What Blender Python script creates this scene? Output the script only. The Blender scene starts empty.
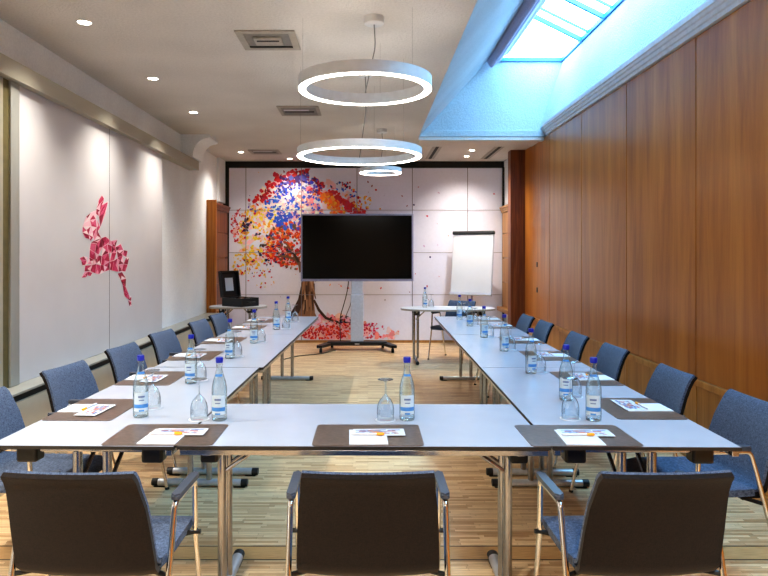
import bpy, bmesh, math, random
from mathutils import Vector, Matrix

R = math.radians
SC = bpy.context.scene
COL = SC.collection
rnd = random.Random(11)
CAMH, FPX, PX0, PY0 = 1.477, 660.0, 368.0, 254.5
CEIL = 3.035

# ------------------------------------------------------------------ materials
def lin(c):
    return tuple(((v / 255) / 12.92 if v <= 10 else (((v / 255) + 0.055) / 1.055) ** 2.4) for v in c)

def new_mat(name):
    m = bpy.data.materials.new(name)
    m.use_nodes = True
    nt = m.node_tree
    b = nt.nodes['Principled BSDF']
    return m, nt, b

def N(nt, t, **kw):
    n = nt.nodes.new(t)
    for k, v in kw.items():
        setattr(n, k, v)
    return n

def ramp(nt, fac, stops):
    r = N(nt, 'ShaderNodeValToRGB')
    e = r.color_ramp.elements
    while len(e) < len(stops):
        e.new(0.5)
    for i, (p, c) in enumerate(stops):
        e[i].position = p
        e[i].color = (*lin(c), 1)
    nt.links.new(fac, r.inputs['Fac'])
    return r.outputs['Color']

def coords(nt, scale=(1, 1, 1), rot=(0, 0, 0), kind='Object'):
    t = N(nt, 'ShaderNodeTexCoord')
    m = N(nt, 'ShaderNodeMapping')
    m.inputs['Scale'].default_value = scale
    m.inputs['Rotation'].default_value = rot
    nt.links.new(t.outputs[kind], m.inputs['Vector'])
    return m.outputs['Vector']

def noise(nt, vec, scale, detail=2.0, rough=0.5, dist=0.0):
    n = N(nt, 'ShaderNodeTexNoise')
    n.inputs['Scale'].default_value = scale
    n.inputs['Detail'].default_value = detail
    n.inputs['Roughness'].default_value = rough
    n.inputs['Distortion'].default_value = dist
    nt.links.new(vec, n.inputs['Vector'])
    return n.outputs['Fac']

def bump(nt, b, h, strength, dist=0.01):
    n = N(nt, 'ShaderNodeBump')
    n.inputs['Strength'].default_value = strength
    n.inputs['Distance'].default_value = dist
    nt.links.new(h, n.inputs['Height'])
    nt.links.new(n.outputs['Normal'], b.inputs['Normal'])

def plain(name, c, rough=0.5, metal=0.0, var=0.06, scale=30, bmp=0.0, spec=0.5, vscale=(1, 1, 1)):
    m, nt, b = new_mat(name)
    v = coords(nt, vscale)
    f = noise(nt, v, scale, 3)
    lo = tuple(max(0, x * (1 - var)) for x in c)
    hi = tuple(min(255, x * (1 + var)) for x in c)
    nt.links.new(ramp(nt, f, [(0.3, lo), (0.7, hi)]), b.inputs['Base Color'])
    b.inputs['Roughness'].default_value = rough
    b.inputs['Metallic'].default_value = metal
    b.inputs['Specular IOR Level'].default_value = spec
    if bmp:
        bump(nt, b, f, bmp)
    return m

def fabric(name, c1, c2, scale=260, rough=0.9):
    m, nt, b = new_mat(name)
    f1 = noise(nt, coords(nt, (1, 1, 1)), scale, 2, 0.7)
    f2 = noise(nt, coords(nt, (6, 1, 1)), scale * 0.35, 1)
    f3 = noise(nt, coords(nt, (1, 1, 6)), scale * 0.35, 1)
    a = N(nt, 'ShaderNodeMath', operation='ADD'); nt.links.new(f2, a.inputs[0]); nt.links.new(f3, a.inputs[1])
    a2 = N(nt, 'ShaderNodeMath', operation='ADD'); nt.links.new(a.outputs[0], a2.inputs[0]); nt.links.new(f1, a2.inputs[1])
    d = N(nt, 'ShaderNodeMath', operation='DIVIDE'); nt.links.new(a2.outputs[0], d.inputs[0]); d.inputs[1].default_value = 3
    nt.links.new(ramp(nt, d.outputs[0], [(0.38, c1), (0.62, c2)]), b.inputs['Base Color'])
    b.inputs['Roughness'].default_value = rough
    b.inputs['Specular IOR Level'].default_value = 0.15
    b.inputs['Sheen Weight'].default_value = 0.15
    bump(nt, b, d.outputs[0], 0.25, 0.003)
    return m

def wood(name, c1, c2, c3, rough=0.35, grain=(14, 14, 0.7), coat=0.0, scale=1.0):
    m, nt, b = new_mat(name)
    oi = N(nt, 'ShaderNodeObjectInfo')
    t = N(nt, 'ShaderNodeTexCoord')
    off = N(nt, 'ShaderNodeVectorMath', operation='MULTIPLY_ADD')
    cmb = N(nt, 'ShaderNodeCombineXYZ')
    for k in range(3):
        nt.links.new(oi.outputs['Random'], cmb.inputs[k])
    nt.links.new(cmb.outputs[0], off.inputs[0]); off.inputs[1].default_value = (17, 17, 17)
    nt.links.new(t.outputs['Object'], off.inputs[2])
    mp = N(nt, 'ShaderNodeMapping'); mp.inputs['Scale'].default_value = grain
    nt.links.new(off.outputs[0], mp.inputs['Vector'])
    f = noise(nt, mp.outputs[0], 1.6 * scale, 6, 0.6, 0.6)
    g = noise(nt, mp.outputs[0], 9.0 * scale, 3, 0.6)
    mx = N(nt, 'ShaderNodeMath', operation='MULTIPLY_ADD')
    nt.links.new(g, mx.inputs[0]); mx.inputs[1].default_value = 0.2
    sub = N(nt, 'ShaderNodeMath', operation='SUBTRACT'); nt.links.new(f, sub.inputs[0]); sub.inputs[1].default_value = 0.1
    nt.links.new(sub.outputs[0], mx.inputs[2])
    nt.links.new(ramp(nt, mx.outputs[0], [(0.3, c1), (0.5, c2), (0.7, c3)]), b.inputs['Base Color'])
    b.inputs['Roughness'].default_value = rough
    b.inputs['Coat Weight'].default_value = coat
    b.inputs['Coat Roughness'].default_value = 0.25
    bump(nt, b, g, 0.05, 0.002)
    return m

def plaster(name, c, strength=0.35, scale=60, var=0.05, fibre=True):
    m, nt, b = new_mat(name)
    v = coords(nt, (1, 1, 1))
    f = noise(nt, v, scale, 4, 0.7)
    g = noise(nt, v, 1.2, 2)
    a = N(nt, 'ShaderNodeMath', operation='MULTIPLY_ADD'); nt.links.new(g, a.inputs[0]); a.inputs[1].default_value = 0.5
    h = N(nt, 'ShaderNodeMath', operation='MULTIPLY'); nt.links.new(f, h.inputs[0]); h.inputs[1].default_value = 0.5
    nt.links.new(h.outputs[0], a.inputs[2])
    lo = tuple(x * (1 - var) for x in c); hi = tuple(min(255, x * (1 + var)) for x in c)
    nt.links.new(ramp(nt, a.outputs[0], [(0.35, lo), (0.65, hi)]), b.inputs['Base Color'])
    b.inputs['Roughness'].default_value = 0.9
    b.inputs['Specular IOR Level'].default_value = 0.2
    bump(nt, b, f, strength, 0.012)
    return m

def emis(name, c, s):
    m, nt, b = new_mat(name)
    f = noise(nt, coords(nt), 8, 1)
    lo = tuple(x * 0.98 for x in c)
    nt.links.new(ramp(nt, f, [(0.3, lo), (0.7, c)]), b.inputs['Emission Color'])
    b.inputs['Base Color'].default_value = (0.8, 0.8, 0.8, 1)
    b.inputs['Emission Strength'].default_value = s
    return m

def clear(name, tint, gloss=0.12, edge=0.55, edgecol=(70, 100, 110)):
    """thin clear glass: see-through facing the viewer, tinted and shiny at grazing angles"""
    m = bpy.data.materials.new(name); m.use_nodes = True
    nt = m.node_tree; nt.nodes.clear()
    o = N(nt, 'ShaderNodeOutputMaterial')
    tr = N(nt, 'ShaderNodeBsdfTransparent')
    lw = N(nt, 'ShaderNodeLayerWeight'); lw.inputs['Blend'].default_value = 0.35
    f = noise(nt, coords(nt), 40, 2)
    ad = N(nt, 'ShaderNodeMath', operation='MULTIPLY_ADD'); nt.links.new(f, ad.inputs[0]); ad.inputs[1].default_value = 0.06
    nt.links.new(lw.outputs['Facing'], ad.inputs[2])
    r = ramp(nt, ad.outputs[0], [(0.4, tint), (0.97, edgecol)])
    nt.links.new(r, tr.inputs['Color'])
    gl = N(nt, 'ShaderNodeBsdfGlossy'); gl.inputs['Roughness'].default_value = 0.06
    gl.inputs['Color'].default_value = (0.95, 0.98, 1, 1)
    mix = N(nt, 'ShaderNodeMixShader')
    mu = N(nt, 'ShaderNodeMath', operation='MULTIPLY_ADD'); nt.links.new(lw.outputs['Fresnel'], mu.inputs[0])
    mu.inputs[1].default_value = edge; mu.inputs[2].default_value = gloss
    nt.links.new(mu.outputs[0], mix.inputs[0]); nt.links.new(tr.outputs[0], mix.inputs[1]); nt.links.new(gl.outputs[0], mix.inputs[2])
    nt.links.new(mix.outputs[0], o.inputs['Surface'])
    return m

def attr_mat(name, rough=0.6):
    m, nt, b = new_mat(name)
    a = N(nt, 'ShaderNodeAttribute'); a.attribute_name = 'paint'
    f = noise(nt, coords(nt), 25, 3)
    mx = N(nt, 'ShaderNodeMix', data_type='RGBA', blend_type='MULTIPLY'); mx.inputs[0].default_value = 0.06
    nt.links.new(a.outputs['Color'], mx.inputs[6])
    nt.links.new(ramp(nt, f, [(0.3, (190, 190, 190)), (0.6, (255, 255, 255))]), mx.inputs[7])
    nt.links.new(mx.outputs[2], b.inputs['Base Color'])
    b.inputs['Roughness'].default_value = rough
    return m

def floor_mat():
    m, nt, b = new_mat('oak_strip_parquet')
    v = coords(nt, (1, 1, 1))
    br = N(nt, 'ShaderNodeTexBrick')
    br.offset = 0.37; br.offset_frequency = 2; br.squash = 0.8; br.squash_frequency = 3
    br.inputs['Color1'].default_value = (*lin((252, 226, 184)), 1)
    br.inputs['Color2'].default_value = (*lin((192, 145, 96)), 1)
    br.inputs['Mortar'].default_value = (*lin((130, 96, 60)), 1)
    br.inputs['Scale'].default_value = 1.0
    br.inputs['Mortar Size'].default_value = 0.0007
    br.inputs['Mortar Smooth'].default_value = 0.3
    br.inputs['Bias'].default_value = -0.2
    br.inputs['Brick Width'].default_value = 0.29
    br.inputs['Row Height'].default_value = 0.023
    nt.links.new(v, br.inputs['Vector'])
    g = noise(nt, coords(nt, (4, 90, 1)), 3, 4, 0.6)
    mx = N(nt, 'ShaderNodeMix', data_type='RGBA', blend_type='MULTIPLY'); mx.inputs[0].default_value = 0.5
    nt.links.new(br.outputs['Color'], mx.inputs[6])
    nt.links.new(ramp(nt, g, [(0.3, (170, 150, 125)), (0.65, (255, 250, 240))]), mx.inputs[7])
    # a smoother cross plank between two dark joints, near the front table
    sx = N(nt, 'ShaderNodeSeparateXYZ'); nt.links.new(v, sx.inputs[0])
    def band(a, c):
        g1 = N(nt, 'ShaderNodeMath', operation='GREATER_THAN'); nt.links.new(sx.outputs['Y'], g1.inputs[0]); g1.inputs[1].default_value = a
        l1 = N(nt, 'ShaderNodeMath', operation='LESS_THAN'); nt.links.new(sx.outputs['Y'], l1.inputs[0]); l1.inputs[1].default_value = c
        p = N(nt, 'ShaderNodeMath', operation='MULTIPLY'); nt.links.new(g1.outputs[0], p.inputs[0]); nt.links.new(l1.outputs[0], p.inputs[1])
        return p.outputs[0]
    pl = N(nt, 'ShaderNodeMix', data_type='RGBA')
    nt.links.new(band(3.195, 3.345), pl.inputs[0]); nt.links.new(mx.outputs[2], pl.inputs[6])
    nt.links.new(ramp(nt, g, [(0.3, (182, 140, 90)), (0.7, (222, 184, 130))]), pl.inputs[7])
    last = pl.outputs[2]
    for a, c in ((3.188, 3.199), (3.338, 3.349)):
        k = N(nt, 'ShaderNodeMix', data_type='RGBA')
        nt.links.new(band(a, c), k.inputs[0]); nt.links.new(last, k.inputs[6]); k.inputs[7].default_value = (*lin((38, 28, 20)), 1)
        last = k.outputs[2]
    nt.links.new(last, b.inputs['Base Color'])
    b.inputs['Roughness'].default_value = 0.36
    b.inputs['Specular IOR Level'].default_value = 0.5
    bump(nt, b, br.outputs['Fac'], -0.08, 0.001)
    return m

M = dict(
    floor=floor_mat(),
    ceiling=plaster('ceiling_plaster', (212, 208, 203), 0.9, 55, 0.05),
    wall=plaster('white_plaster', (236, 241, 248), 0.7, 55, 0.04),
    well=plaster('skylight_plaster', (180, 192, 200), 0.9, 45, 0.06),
    dark_wall=plaster('taupe_plaster', (120, 108, 96), 0.3, 50),
    wood=wood('oiled_oak_veneer', (156, 92, 34), (182, 114, 46), (202, 136, 62), 0.34, (3.5, 3.5, 0.3), 0.35),
    wood_low=wood('oak_veneer_dado', (158, 106, 48), (186, 130, 62), (204, 150, 82), 0.4, (6, 6, 0.4), 0.1),
    wood_dark=wood('walnut_post', (84, 40, 18), (118, 62, 30), (146, 84, 44), 0.4, (18, 18, 0.8)),
    wood_gold=wood('golden_oak_post', (150, 84, 20), (184, 112, 36), (204, 134, 54), 0.4, (18, 18, 0.6)),
    wood_pale=wood('pale_oak_cladding', (146, 100, 52), (172, 124, 70), (188, 142, 88), 0.45, (12, 12, 0.8)),
    panel=plain('white_panel_lacquer', (204, 203, 207), 0.45, 0, 0.015, 2),
    alu=plain('brushed_aluminium', (166, 168, 164), 0.4, 0.3, 0.02, 10, 0, 0.5, (1, 1, 0.1)),
    alu_beige=plain('champagne_rail', (176, 172, 158), 0.35, 0.3, 0.015, 20, 0, 0.5, (1, 0.05, 1)),
    steel=plain('satin_steel', (176, 178, 184), 0.24, 1.0, 0.04, 40),
    chrome=plain('chrome_tube', (226, 224, 220), 0.08, 1.0, 0.02, 40),
    black=plain('black_plastic', (22, 22, 23), 0.4, 0, 0.15, 50),
    blacktrim=plain('black_trim', (20, 18, 17), 0.6, 0, 0.15, 20),
    cap_grey=plain('dark_end_cap', (34, 35, 38), 0.5, 0, 0.1, 50),
    olive=plain('olive_profile', (104, 96, 64), 0.5, 0.1, 0.08, 20),
    laminate=plain('white_laminate', (178, 184, 196), 0.2, 0, 0.01, 6),
    edge=plain('dark_edge_band', (46, 42, 38), 0.45, 0, 0.08, 30),
    fabric=fabric('blue_grey_weave', (43, 54, 76), (102, 118, 145)),
    shell=fabric('shaded_brown_weave', (15, 10, 8), (34, 24, 18), 220),  # rear fabric darkened to brown, shade put into its colour
    pad=plain('grey_arm_pad', (66, 72, 84), 0.4, 0, 0.06, 60),
    leather=plain('brown_leatherette', (92, 77, 68), 0.3, 0, 0.12, 50, 0.05),
    paper=plain('white_paper', (216, 218, 224), 0.8, 0, 0.01, 5),
    orange=plain('orange_plastic', (240, 160, 20), 0.35, 0, 0.04, 20),
    pen=plain('white_plastic', (214, 212, 214), 0.35, 0, 0.03, 20),
    glass=clear('bottle_glass', (242, 249, 249), 0.05, 0.55, (96, 124, 130)),
    thin=clear('stemware_glass', (244, 248, 250), 0.05, 0.6, (104, 112, 122)),
    pane=clear('skylight_pane', (250, 252, 254), 0.02, 0.15, (210, 225, 235)),
    cap=plain('blue_cap', (22, 40, 165), 0.35, 0, 0.06, 40),
    label=plain('label_paper', (198, 213, 222), 0.5, 0, 0.02, 30),
    label_blue=plain('label_blue_ink', (74, 138, 204), 0.5, 0, 0.1, 30),
    label_grey=plain('label_dark_ink', (104, 120, 158), 0.5, 0, 0.1, 30),
    pink=plain('pink_ink', (216, 120, 150), 0.6, 0, 0.06, 30),
    bezel=plain('grey_bezel', (150, 150, 178), 0.45, 0.05, 0.05, 30),
    screen=plain('black_screen', (4, 4, 3), 0.16, 0, 0.1, 5, 0, 0.3),
    column=plain('silver_column', (204, 208, 220), 0.4, 0.05, 0.03, 30),
    lampwhite=plain('white_lamp_body', (206, 208, 210), 0.5, 0, 0.02, 20),
    led=emis('led_diffuser', (255, 247, 236), 6.5),
    spot=emis('downlight_lens', (255, 246, 230), 14.0),
    vent=plain('grey_vent_frame', (164, 158, 148), 0.5, 0.1, 0.04, 30),
    vent_in=plain('vent_core', (128, 126, 122), 0.5, 0.2, 0.05, 30),
    dark=plain('dark_slot', (26, 25, 24), 0.7, 0, 0.1, 30),
    blind=fabric('slate_blind', (146, 152, 188), (178, 184, 212), 150),
    frame=plain('window_frame_paint', (70, 140, 195), 0.4, 0, 0.03, 20),
    corn=plain('grey_cornice_paint', (208, 212, 218), 0.5, 0, 0.03, 20),
    paint=attr_mat('painted_colours'),
    tabletop=plain('cream_laminate', (206, 208, 212), 0.35, 0, 0.01, 8),
    gloss_print=attr_mat('printed_leaflet', 0.35),
    cable=plain('black_cable', (24, 22, 22), 0.5, 0, 0.1, 30),
    ledge=plain('grey_ledge_paint', (150, 150, 144), 0.45, 0, 0.02, 10),
    cream=plain('cream_cladding', (192, 184, 166), 0.6, 0, 0.03, 4),
    foot=plain('skylit_foot_silver', (196, 200, 206), 0.32, 0.35, 0.03, 30),  # lighter than the steel, reflected skylight put into the colour
    rubber=plain('caster_rubber', (40, 40, 42), 0.6, 0, 0.1, 30),
)

# ------------------------------------------------------------------ mesh helpers
def box(bm, x0, x1, y0, y1, z0, z1, bev=0.0):
    g = bmesh.ops.create_cube(bm, size=1.0)
    vs = g['verts']
    for v in vs:
        v.co = Vector((x0 + (v.co.x + .5) * (x1 - x0), y0 + (v.co.y + .5) * (y1 - y0), z0 + (v.co.z + .5) * (z1 - z0)))
    if bev > 0:
        es = list({e for v in vs for e in v.link_edges})
        bmesh.ops.bevel(bm, geom=es, offset=bev, segments=2, affect='EDGES', profile=0.5)

def fillet(pts, r, n=5):
    pts = [Vector(p) for p in pts]
    out = [pts[0]]
    for i in range(1, len(pts) - 1):
        a, b, c = pts[i - 1], pts[i], pts[i + 1]
        d1, d2 = (a - b), (c - b)
        k = min(r, d1.length * .48, d2.length * .48)
        p, q = b + d1.normalized() * k, b + d2.normalized() * k
        for j in range(n + 1):
            t = j / n
            out.append(p * (1 - t) ** 2 + b * 2 * t * (1 - t) + q * t * t)
    out.append(pts[-1])
    return out

def tube(bm, pts, r, n=10, cap=True):
    pts = [Vector(p) for p in pts]
    rs = r if isinstance(r, (list, tuple)) else [r] * len(pts)
    t0 = (pts[1] - pts[0]).normalized()
    up = Vector((0, 0, 1)) if abs(t0.z) < .9 else Vector((1, 0, 0))
    u = (up - t0 * up.dot(t0)).normalized()
    rings = []
    for i, p in enumerate(pts):
        if i == 0: t = t0
        elif i == len(pts) - 1: t = (pts[i] - pts[i - 1]).normalized()
        else: t = ((pts[i + 1] - p).normalized() + (p - pts[i - 1]).normalized()).normalized()
        u = (u - t * u.dot(t)).normalized()
        w = t.cross(u)
        rings.append([bm.verts.new(p + (u * math.cos(2 * math.pi * k / n) + w * math.sin(2 * math.pi * k / n)) * rs[i]) for k in range(n)])
    for a, b in zip(rings, rings[1:]):
        for k in range(n):
            bm.faces.new((a[k], a[(k + 1) % n], b[(k + 1) % n], b[k]))
    if cap:
        bm.faces.new(list(reversed(rings[0]))); bm.faces.new(rings[-1])

def lathe(bm, prof, n=20, cx=0, cy=0, close=False):
    rings = []
    for (r, z) in prof:
        if r < 1e-6:
            rings.append([bm.verts.new((cx, cy, z))])
        else:
            rings.append([bm.verts.new((cx + r * math.cos(2 * math.pi * k / n), cy + r * math.sin(2 * math.pi * k / n), z)) for k in range(n)])
    pairs = list(zip(rings, rings[1:]))
    if close: pairs.append((rings[-1], rings[0]))
    for a, b in pairs:
        for k in range(n):
            k2 = (k + 1) % n
            if len(a) == 1 and len(b) == 1: continue
            if len(a) == 1: bm.faces.new((a[0], b[k2], b[k]))
            elif len(b) == 1: bm.faces.new((a[k], a[k2], b[0]))
            else: bm.faces.new((a[k], a[k2], b[k2], b[k]))

def prism(bm, pts, axis, a, b):
    """2-D outline extruded along an axis: axis 'y' takes (x,z), 'z' takes (x,y), 'x' takes (y,z)"""
    def P(p, t):
        return {'y': (p[0], t, p[1]), 'z': (p[0], p[1], t), 'x': (t, p[0], p[1])}[axis]
    A = [bm.verts.new(P(p, a)) for p in pts]; B = [bm.verts.new(P(p, b)) for p in pts]
    n = len(pts)
    for k in range(n):
        bm.faces.new((A[k], A[(k + 1) % n], B[(k + 1) % n], B[k]))
    bm.faces.new(list(reversed(A))); bm.faces.new(B)

def rrect(w, d, r, n=5, cx=0, cy=0):
    out = []
    for sx, sy, a0 in ((1, 1, 0), (-1, 1, 90), (-1, -1, 180), (1, -1, 270)):
        for k in range(n + 1):
            a = R(a0 + 90 * k / n)
            out.append((cx + sx * (w / 2 - r) + r * math.cos(a), cy + sy * (d / 2 - r) + r * math.sin(a)))
    return out

def quad(bm, *p):
    return bm.faces.new([bm.verts.new(q) for q in p])

def obj(name, bm, mat, parent=None, smooth=False, angle=40):
    bmesh.ops.recalc_face_normals(bm, faces=bm.faces[:])
    if smooth:
        for e in bm.edges:
            if len(e.link_faces) == 2 and e.calc_face_angle(0) > R(angle): e.smooth = False
        for f in bm.faces: f.smooth = True
    me = bpy.data.meshes.new(name); bm.to_mesh(me); bm.free()
    for mm in (mat if isinstance(mat, list) else [mat]): me.materials.append(mm)
    o = bpy.data.objects.new(name, me); COL.objects.link(o)
    if parent is not None: o.parent = parent
    return o

def tag(o, label, cat, group=None):
    o['label'] = label; o['category'] = cat
    if group: o['group'] = group
    return o

def thing(name, label, cat, loc=(0, 0, 0), rz=0.0, group=None):
    o = bpy.data.objects.new(name, None); COL.objects.link(o)
    o.empty_display_size = 0.1
    o.location = loc; o.rotation_euler = (0, 0, rz)
    return tag(o, label, cat, group)

def struct(name, bm, mat, parent=None, smooth=False):
    o = obj(name, bm, mat, parent, smooth)
    if parent is None: o['kind'] = 'structure'
    return o

def dup(o, loc=None, rz=None, label=None, parent=None):
    c = o.copy(); COL.objects.link(c)
    if parent is not None: c.parent = parent
    if loc is not None: c.location = loc
    if rz is not None: c.rotation_euler = (0, 0, rz)
    if label: c['label'] = label
    for ch in list(o.children): dup(ch, parent=c)
    return c

def B(): return bmesh.new()

def paint_mesh(name, polys, mat, parent=None):
    """polys: list of (list of 3-D points, sRGB colour) -> one mesh with a colour attribute"""
    bm = B(); layer = bm.loops.layers.float_color.new('paint')
    for pts, c in polys:
        f = bm.faces.new([bm.verts.new(p) for p in pts])
        for l in f.loops: l[layer] = (*lin(c), 1)
    me = bpy.data.meshes.new(name); bm.to_mesh(me); bm.free()
    me.materials.append(mat)
    o = bpy.data.objects.new(name, me); COL.objects.link(o)
    if parent is not None: o.parent = parent
    return o

# ------------------------------------------------------------------ room shell
XL, XR, YB, YF = -2.43, 2.33, 11.06, -2.2
bm = B(); box(bm, XL - .3, XR + .4, YF - .1, YB + .2, -.1, 0); struct('floor', bm, M['floor'])

# ceiling with the opening of the skylight, and the plastered well above it
SX0, SX1, SY0, SY1 = .67, 2.28, .4, 8.75
bm = B()
box(bm, XL - .2, SX0, YF - .1, YB + .1, CEIL, CEIL + .12)
box(bm, SX0, XR + .3, SY1, YB + .1, CEIL, CEIL + .085)
box(bm, SX0, XR + .3, YF - .1, SY0, CEIL, CEIL + .12)
ceil = struct('ceiling', bm, M['ceiling'])
AX, AZ = SX0, CEIL
BX, BZ = 1.908, 4.39
CX, CZ = 2.585, 4.055
DX, DZ = 2.28, 3.15
GZ = 4.06; GX = AX + (GZ - AZ) * (BX - AX) / (BZ - AZ)
bm = B()
quad(bm, (AX, SY0, AZ), (AX, SY1, AZ), (BX, SY1, BZ), (BX, SY0, BZ))
quad(bm, (DX, SY0, DZ), (CX, SY0, CZ), (CX, SY1, CZ), (DX, SY1, DZ))
for ye in (SY0, SY1): quad(bm, (DX, ye, DZ), (2.36, ye, CEIL - .01), (DX, ye, AZ))
quad(bm, (DX, SY0, DZ), (DX, SY1, DZ), (2.36, SY1, CEIL - .01), (2.36, SY0, CEIL - .01))
quad(bm, (AX, SY1, AZ), (DX, SY1, AZ), (DX, SY1, DZ), (CX, SY1, CZ), (GX, SY1, GZ))
quad(bm, (AX, SY0, AZ), (DX, SY0, AZ), (DX, SY0, DZ), (CX, SY0, CZ), (BX, SY0, BZ))
bm2 = bm
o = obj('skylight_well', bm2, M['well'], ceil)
bm = B(); box(bm, SX0 + .003, 2.33, SY1 - .05, SY1 - .002, CEIL - .004, CEIL + .082, .006); obj('fascia', bm, M['well'], ceil)
# stepped moulding below the far lip and along the soffit
bm = B()
box(bm, SX0 + .0, XR - .003, SY1 - .04, SY1 + .10, CEIL - .05, CEIL - .006, .004)
box(bm, SX0 + .02, XR - .003, SY1 + .10, SY1 + .62, CEIL - .028, CEIL - .001, .003)
obj('soffit_moulding', bm, M['ceiling'], ceil)
for ya, zz in ((SY1 + .101, CEIL - .034), (SY1 + .621, CEIL - .02)):
    bm = B(); box(bm, SX0 + .02, XR - .003, ya, ya + .03, zz, CEIL - .001); obj('shadow_line', bm, M['vent_in'], ceil)

# skylight window: panes between sloping bars
bm = B()
box(bm, CX - .03, CX + .03, SY0, SY1, CZ - .02, CZ + .03)
win = struct('window_1', bm, M['frame'])
sl = (BZ - CZ) / (CX - BX)
def slope_bar(y0, y1, drop, up):
    b = B()
    prism(b, [(BX, BZ - drop), (CX, CZ - drop), (CX, CZ + up), (BX, BZ + up)], 'y', y0, y1)
    return b
k = 0
yy = 7.93
edges = [SY1]
while yy > SY0 + .3:
    obj('glazing_bar', slope_bar(yy - .02, yy + .02, .035, .02), M['frame'], win)
    obj('glazing_bar', slope_bar(yy - .25 - .012, yy - .25 + .004, .015, .015), M['frame'], win)
    edges.append(yy); yy -= .76
edges.append(SY0)
for a, c in zip(edges, edges[1:]):
    b = B(); quad(b, (BX, a, BZ), (CX, a, CZ), (CX, c, CZ), (BX, c, BZ)); obj('pane', b, M['pane'], win)
b = B(); box(b, GX - .02, CX, SY1 - .03, SY1 + .02, GZ - .025, GZ + .02); obj('gable_sill', b, M['frame'], win)
b = B(); box(b, GX + .1, CX - .15, SY1 - .01, SY1 + .01, GZ + .11, GZ + .12); obj('gable_bar', b, M['frame'], win)
b = B(); quad(b, (GX, SY1, GZ), (CX, SY1, GZ), (BX, SY1, BZ)); obj('gable_pane', b, M['pane'], win)

# gathered blind under the upper edge of the skylight
d = Vector((BX - AX, BZ - AZ)).normalized(); nn = Vector((d.y, -d.x))
b = B()
for j, (s, off, r) in enumerate(((1.34, .06, .055), (1.44, .07, .065), (1.55, .075, .065), (1.65, .07, .06))):
    c = Vector((AX, AZ)) + d * s + nn * off
    prof = [(c.x + r * (1 + .18 * math.sin(3 * a + j)) * math.cos(a), c.y + r * (1 + .18 * math.sin(3 * a + j)) * math.sin(a)) for a in [2 * math.pi * q / 18 for q in range(18)]]
    prism(b, prof, 'y', SY0 + .05, SY1 - .12)
o = obj('skylight_blind', b, M['blind'], None, True, 50)
tag(o, 'slate blue fabric blind gathered in folds along the skylight', 'blind')

# grey cornice between skylight and timber wall
b = B()
prism(b, [(2.345, 3.03), (2.345, 3.17), (2.262, 3.17), (2.262, 3.13), (2.275, 3.125), (2.275, 3.10), (2.29, 3.095), (2.29, 3.065), (2.305, 3.06), (2.305, 3.03)], 'y', SY0, SY1 - .2)
o = struct('trim_1', b, M['corn'])

# left wall (plaster), front wall behind the camera
b = B(); box(b, XL - .15, XL, YF - .1, YB, 0, CEIL); box(b, XL - .01, -2.386, 10.6, YB + .02, 2.33, CEIL); struct('wall_left', b, M['wall'])
b = B(); box(b, XL, XR, YF - .1, YF, 0, CEIL); struct('wall_front', b, M['dark_wall'])
b = B(); box(b, XL - .15, XR + .15, YB + .03, YB + .15, 0, CEIL); struct('wall_back', b, M['blacktrim'])

# right wall: backing, tall veneer panels, dado rail and lower panels
b = B(); box(b, XR + .025, XR + .15, YF - .1, YB + .03, 0, CEIL); wr = struct('wall_right', b, M['blacktrim'])
seams = [9.80, 8.47, 7.20, 5.95, 4.69, 3.43, 2.17, .91, -.35, -1.61, YF]
for a, c in zip(seams, seams[1:]):
    b = B(); box(b, XR, XR + .024, c + .006, a - .006, .60, CEIL - .012, .002); obj('veneer_panel', b, M['wood'], wr)
    b = B(); box(b, XR + .004, XR + .024, c + .005, a - .005, .06, .545, .002); obj('dado_panel', b, M['wood_low'], wr)
    b = B(); box(b, XR - .018, XR + .024, c + .002, a - .002, .548, .596, .004); obj('dado_rail', b, M['wood_low'], wr)
b = B(); box(b, XR - .012, XR + .02, YF, 9.8, 0.0, .06); obj('skirting', b, M['wood_low'], wr)
for zz in (1.34, .99):
    b = B(); box(b, XR - .006, XR + .004, 9.06, 9.12, zz - .035, zz + .035, .003); obj('lock_plate', b, M['black'], wr)

# wooden post on the right and what stands behind it
b = B(); box(b, 2.12, 2.345, 9.81, 10.0, 0, CEIL - .003, .004); struct('trim_2', b, M['wood_dark'])
b = B(); box(b, 2.277, 2.40, 10.0, YB + .02, 0, CEIL - .002); ws = struct('trim_3', b, M['wall'])
def cladding(side, parent):  # left side takes a darker wood, its shade put into the colour
    x0, x1 = (2.238, 2.28) if side > 0 else (-2.385, -2.34)
    zs = [.62, 1.02, 1.42, 1.82, 2.17]
    for a, c in zip(zs, zs[1:]):
        bb = B(); box(bb, x0, x1, 10.02, YB - .06, a + .004, c - .004, .003); obj('wall_board', bb, M['wood_pale'] if side > 0 else M['wood_dark'], parent)
    bb = B()
    xi = x0 if side > 0 else x1
    s = -side
    prism(bb, [(xi - s * .04, 2.17), (xi + s * .02, 2.17), (xi + s * .02, 2.19), (xi + s * .035, 2.21), (xi + s * .035, 2.23), (xi + s * .05, 2.24), (xi + s * .05, 2.265), (xi - s * .04, 2.265)], 'y', 10.02, YB - .06)
    obj('cornice', bb, M['wood_pale'] if side > 0 else M['wood_dark'], parent)
    bb = B(); box(bb, *(sorted((xi + s * .09, xi - s * .04))), 10.02, YB - .06, .55, .615, .006); obj('shelf_edge', bb, M['wood_pale'], parent)
cladding(1, ws)
b = B(); box(b, -2.44, -2.29, 9.93, 9.99, 0, 2.30, .003); struct('trim_4', b, M['wood_gold'])
b = B(); box(b, -2.44, -2.40, 10.0, YB + .02, 0, 2.2); wl = struct('trim_5', b, M['wood_low'])
cladding(-1, wl)

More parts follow.
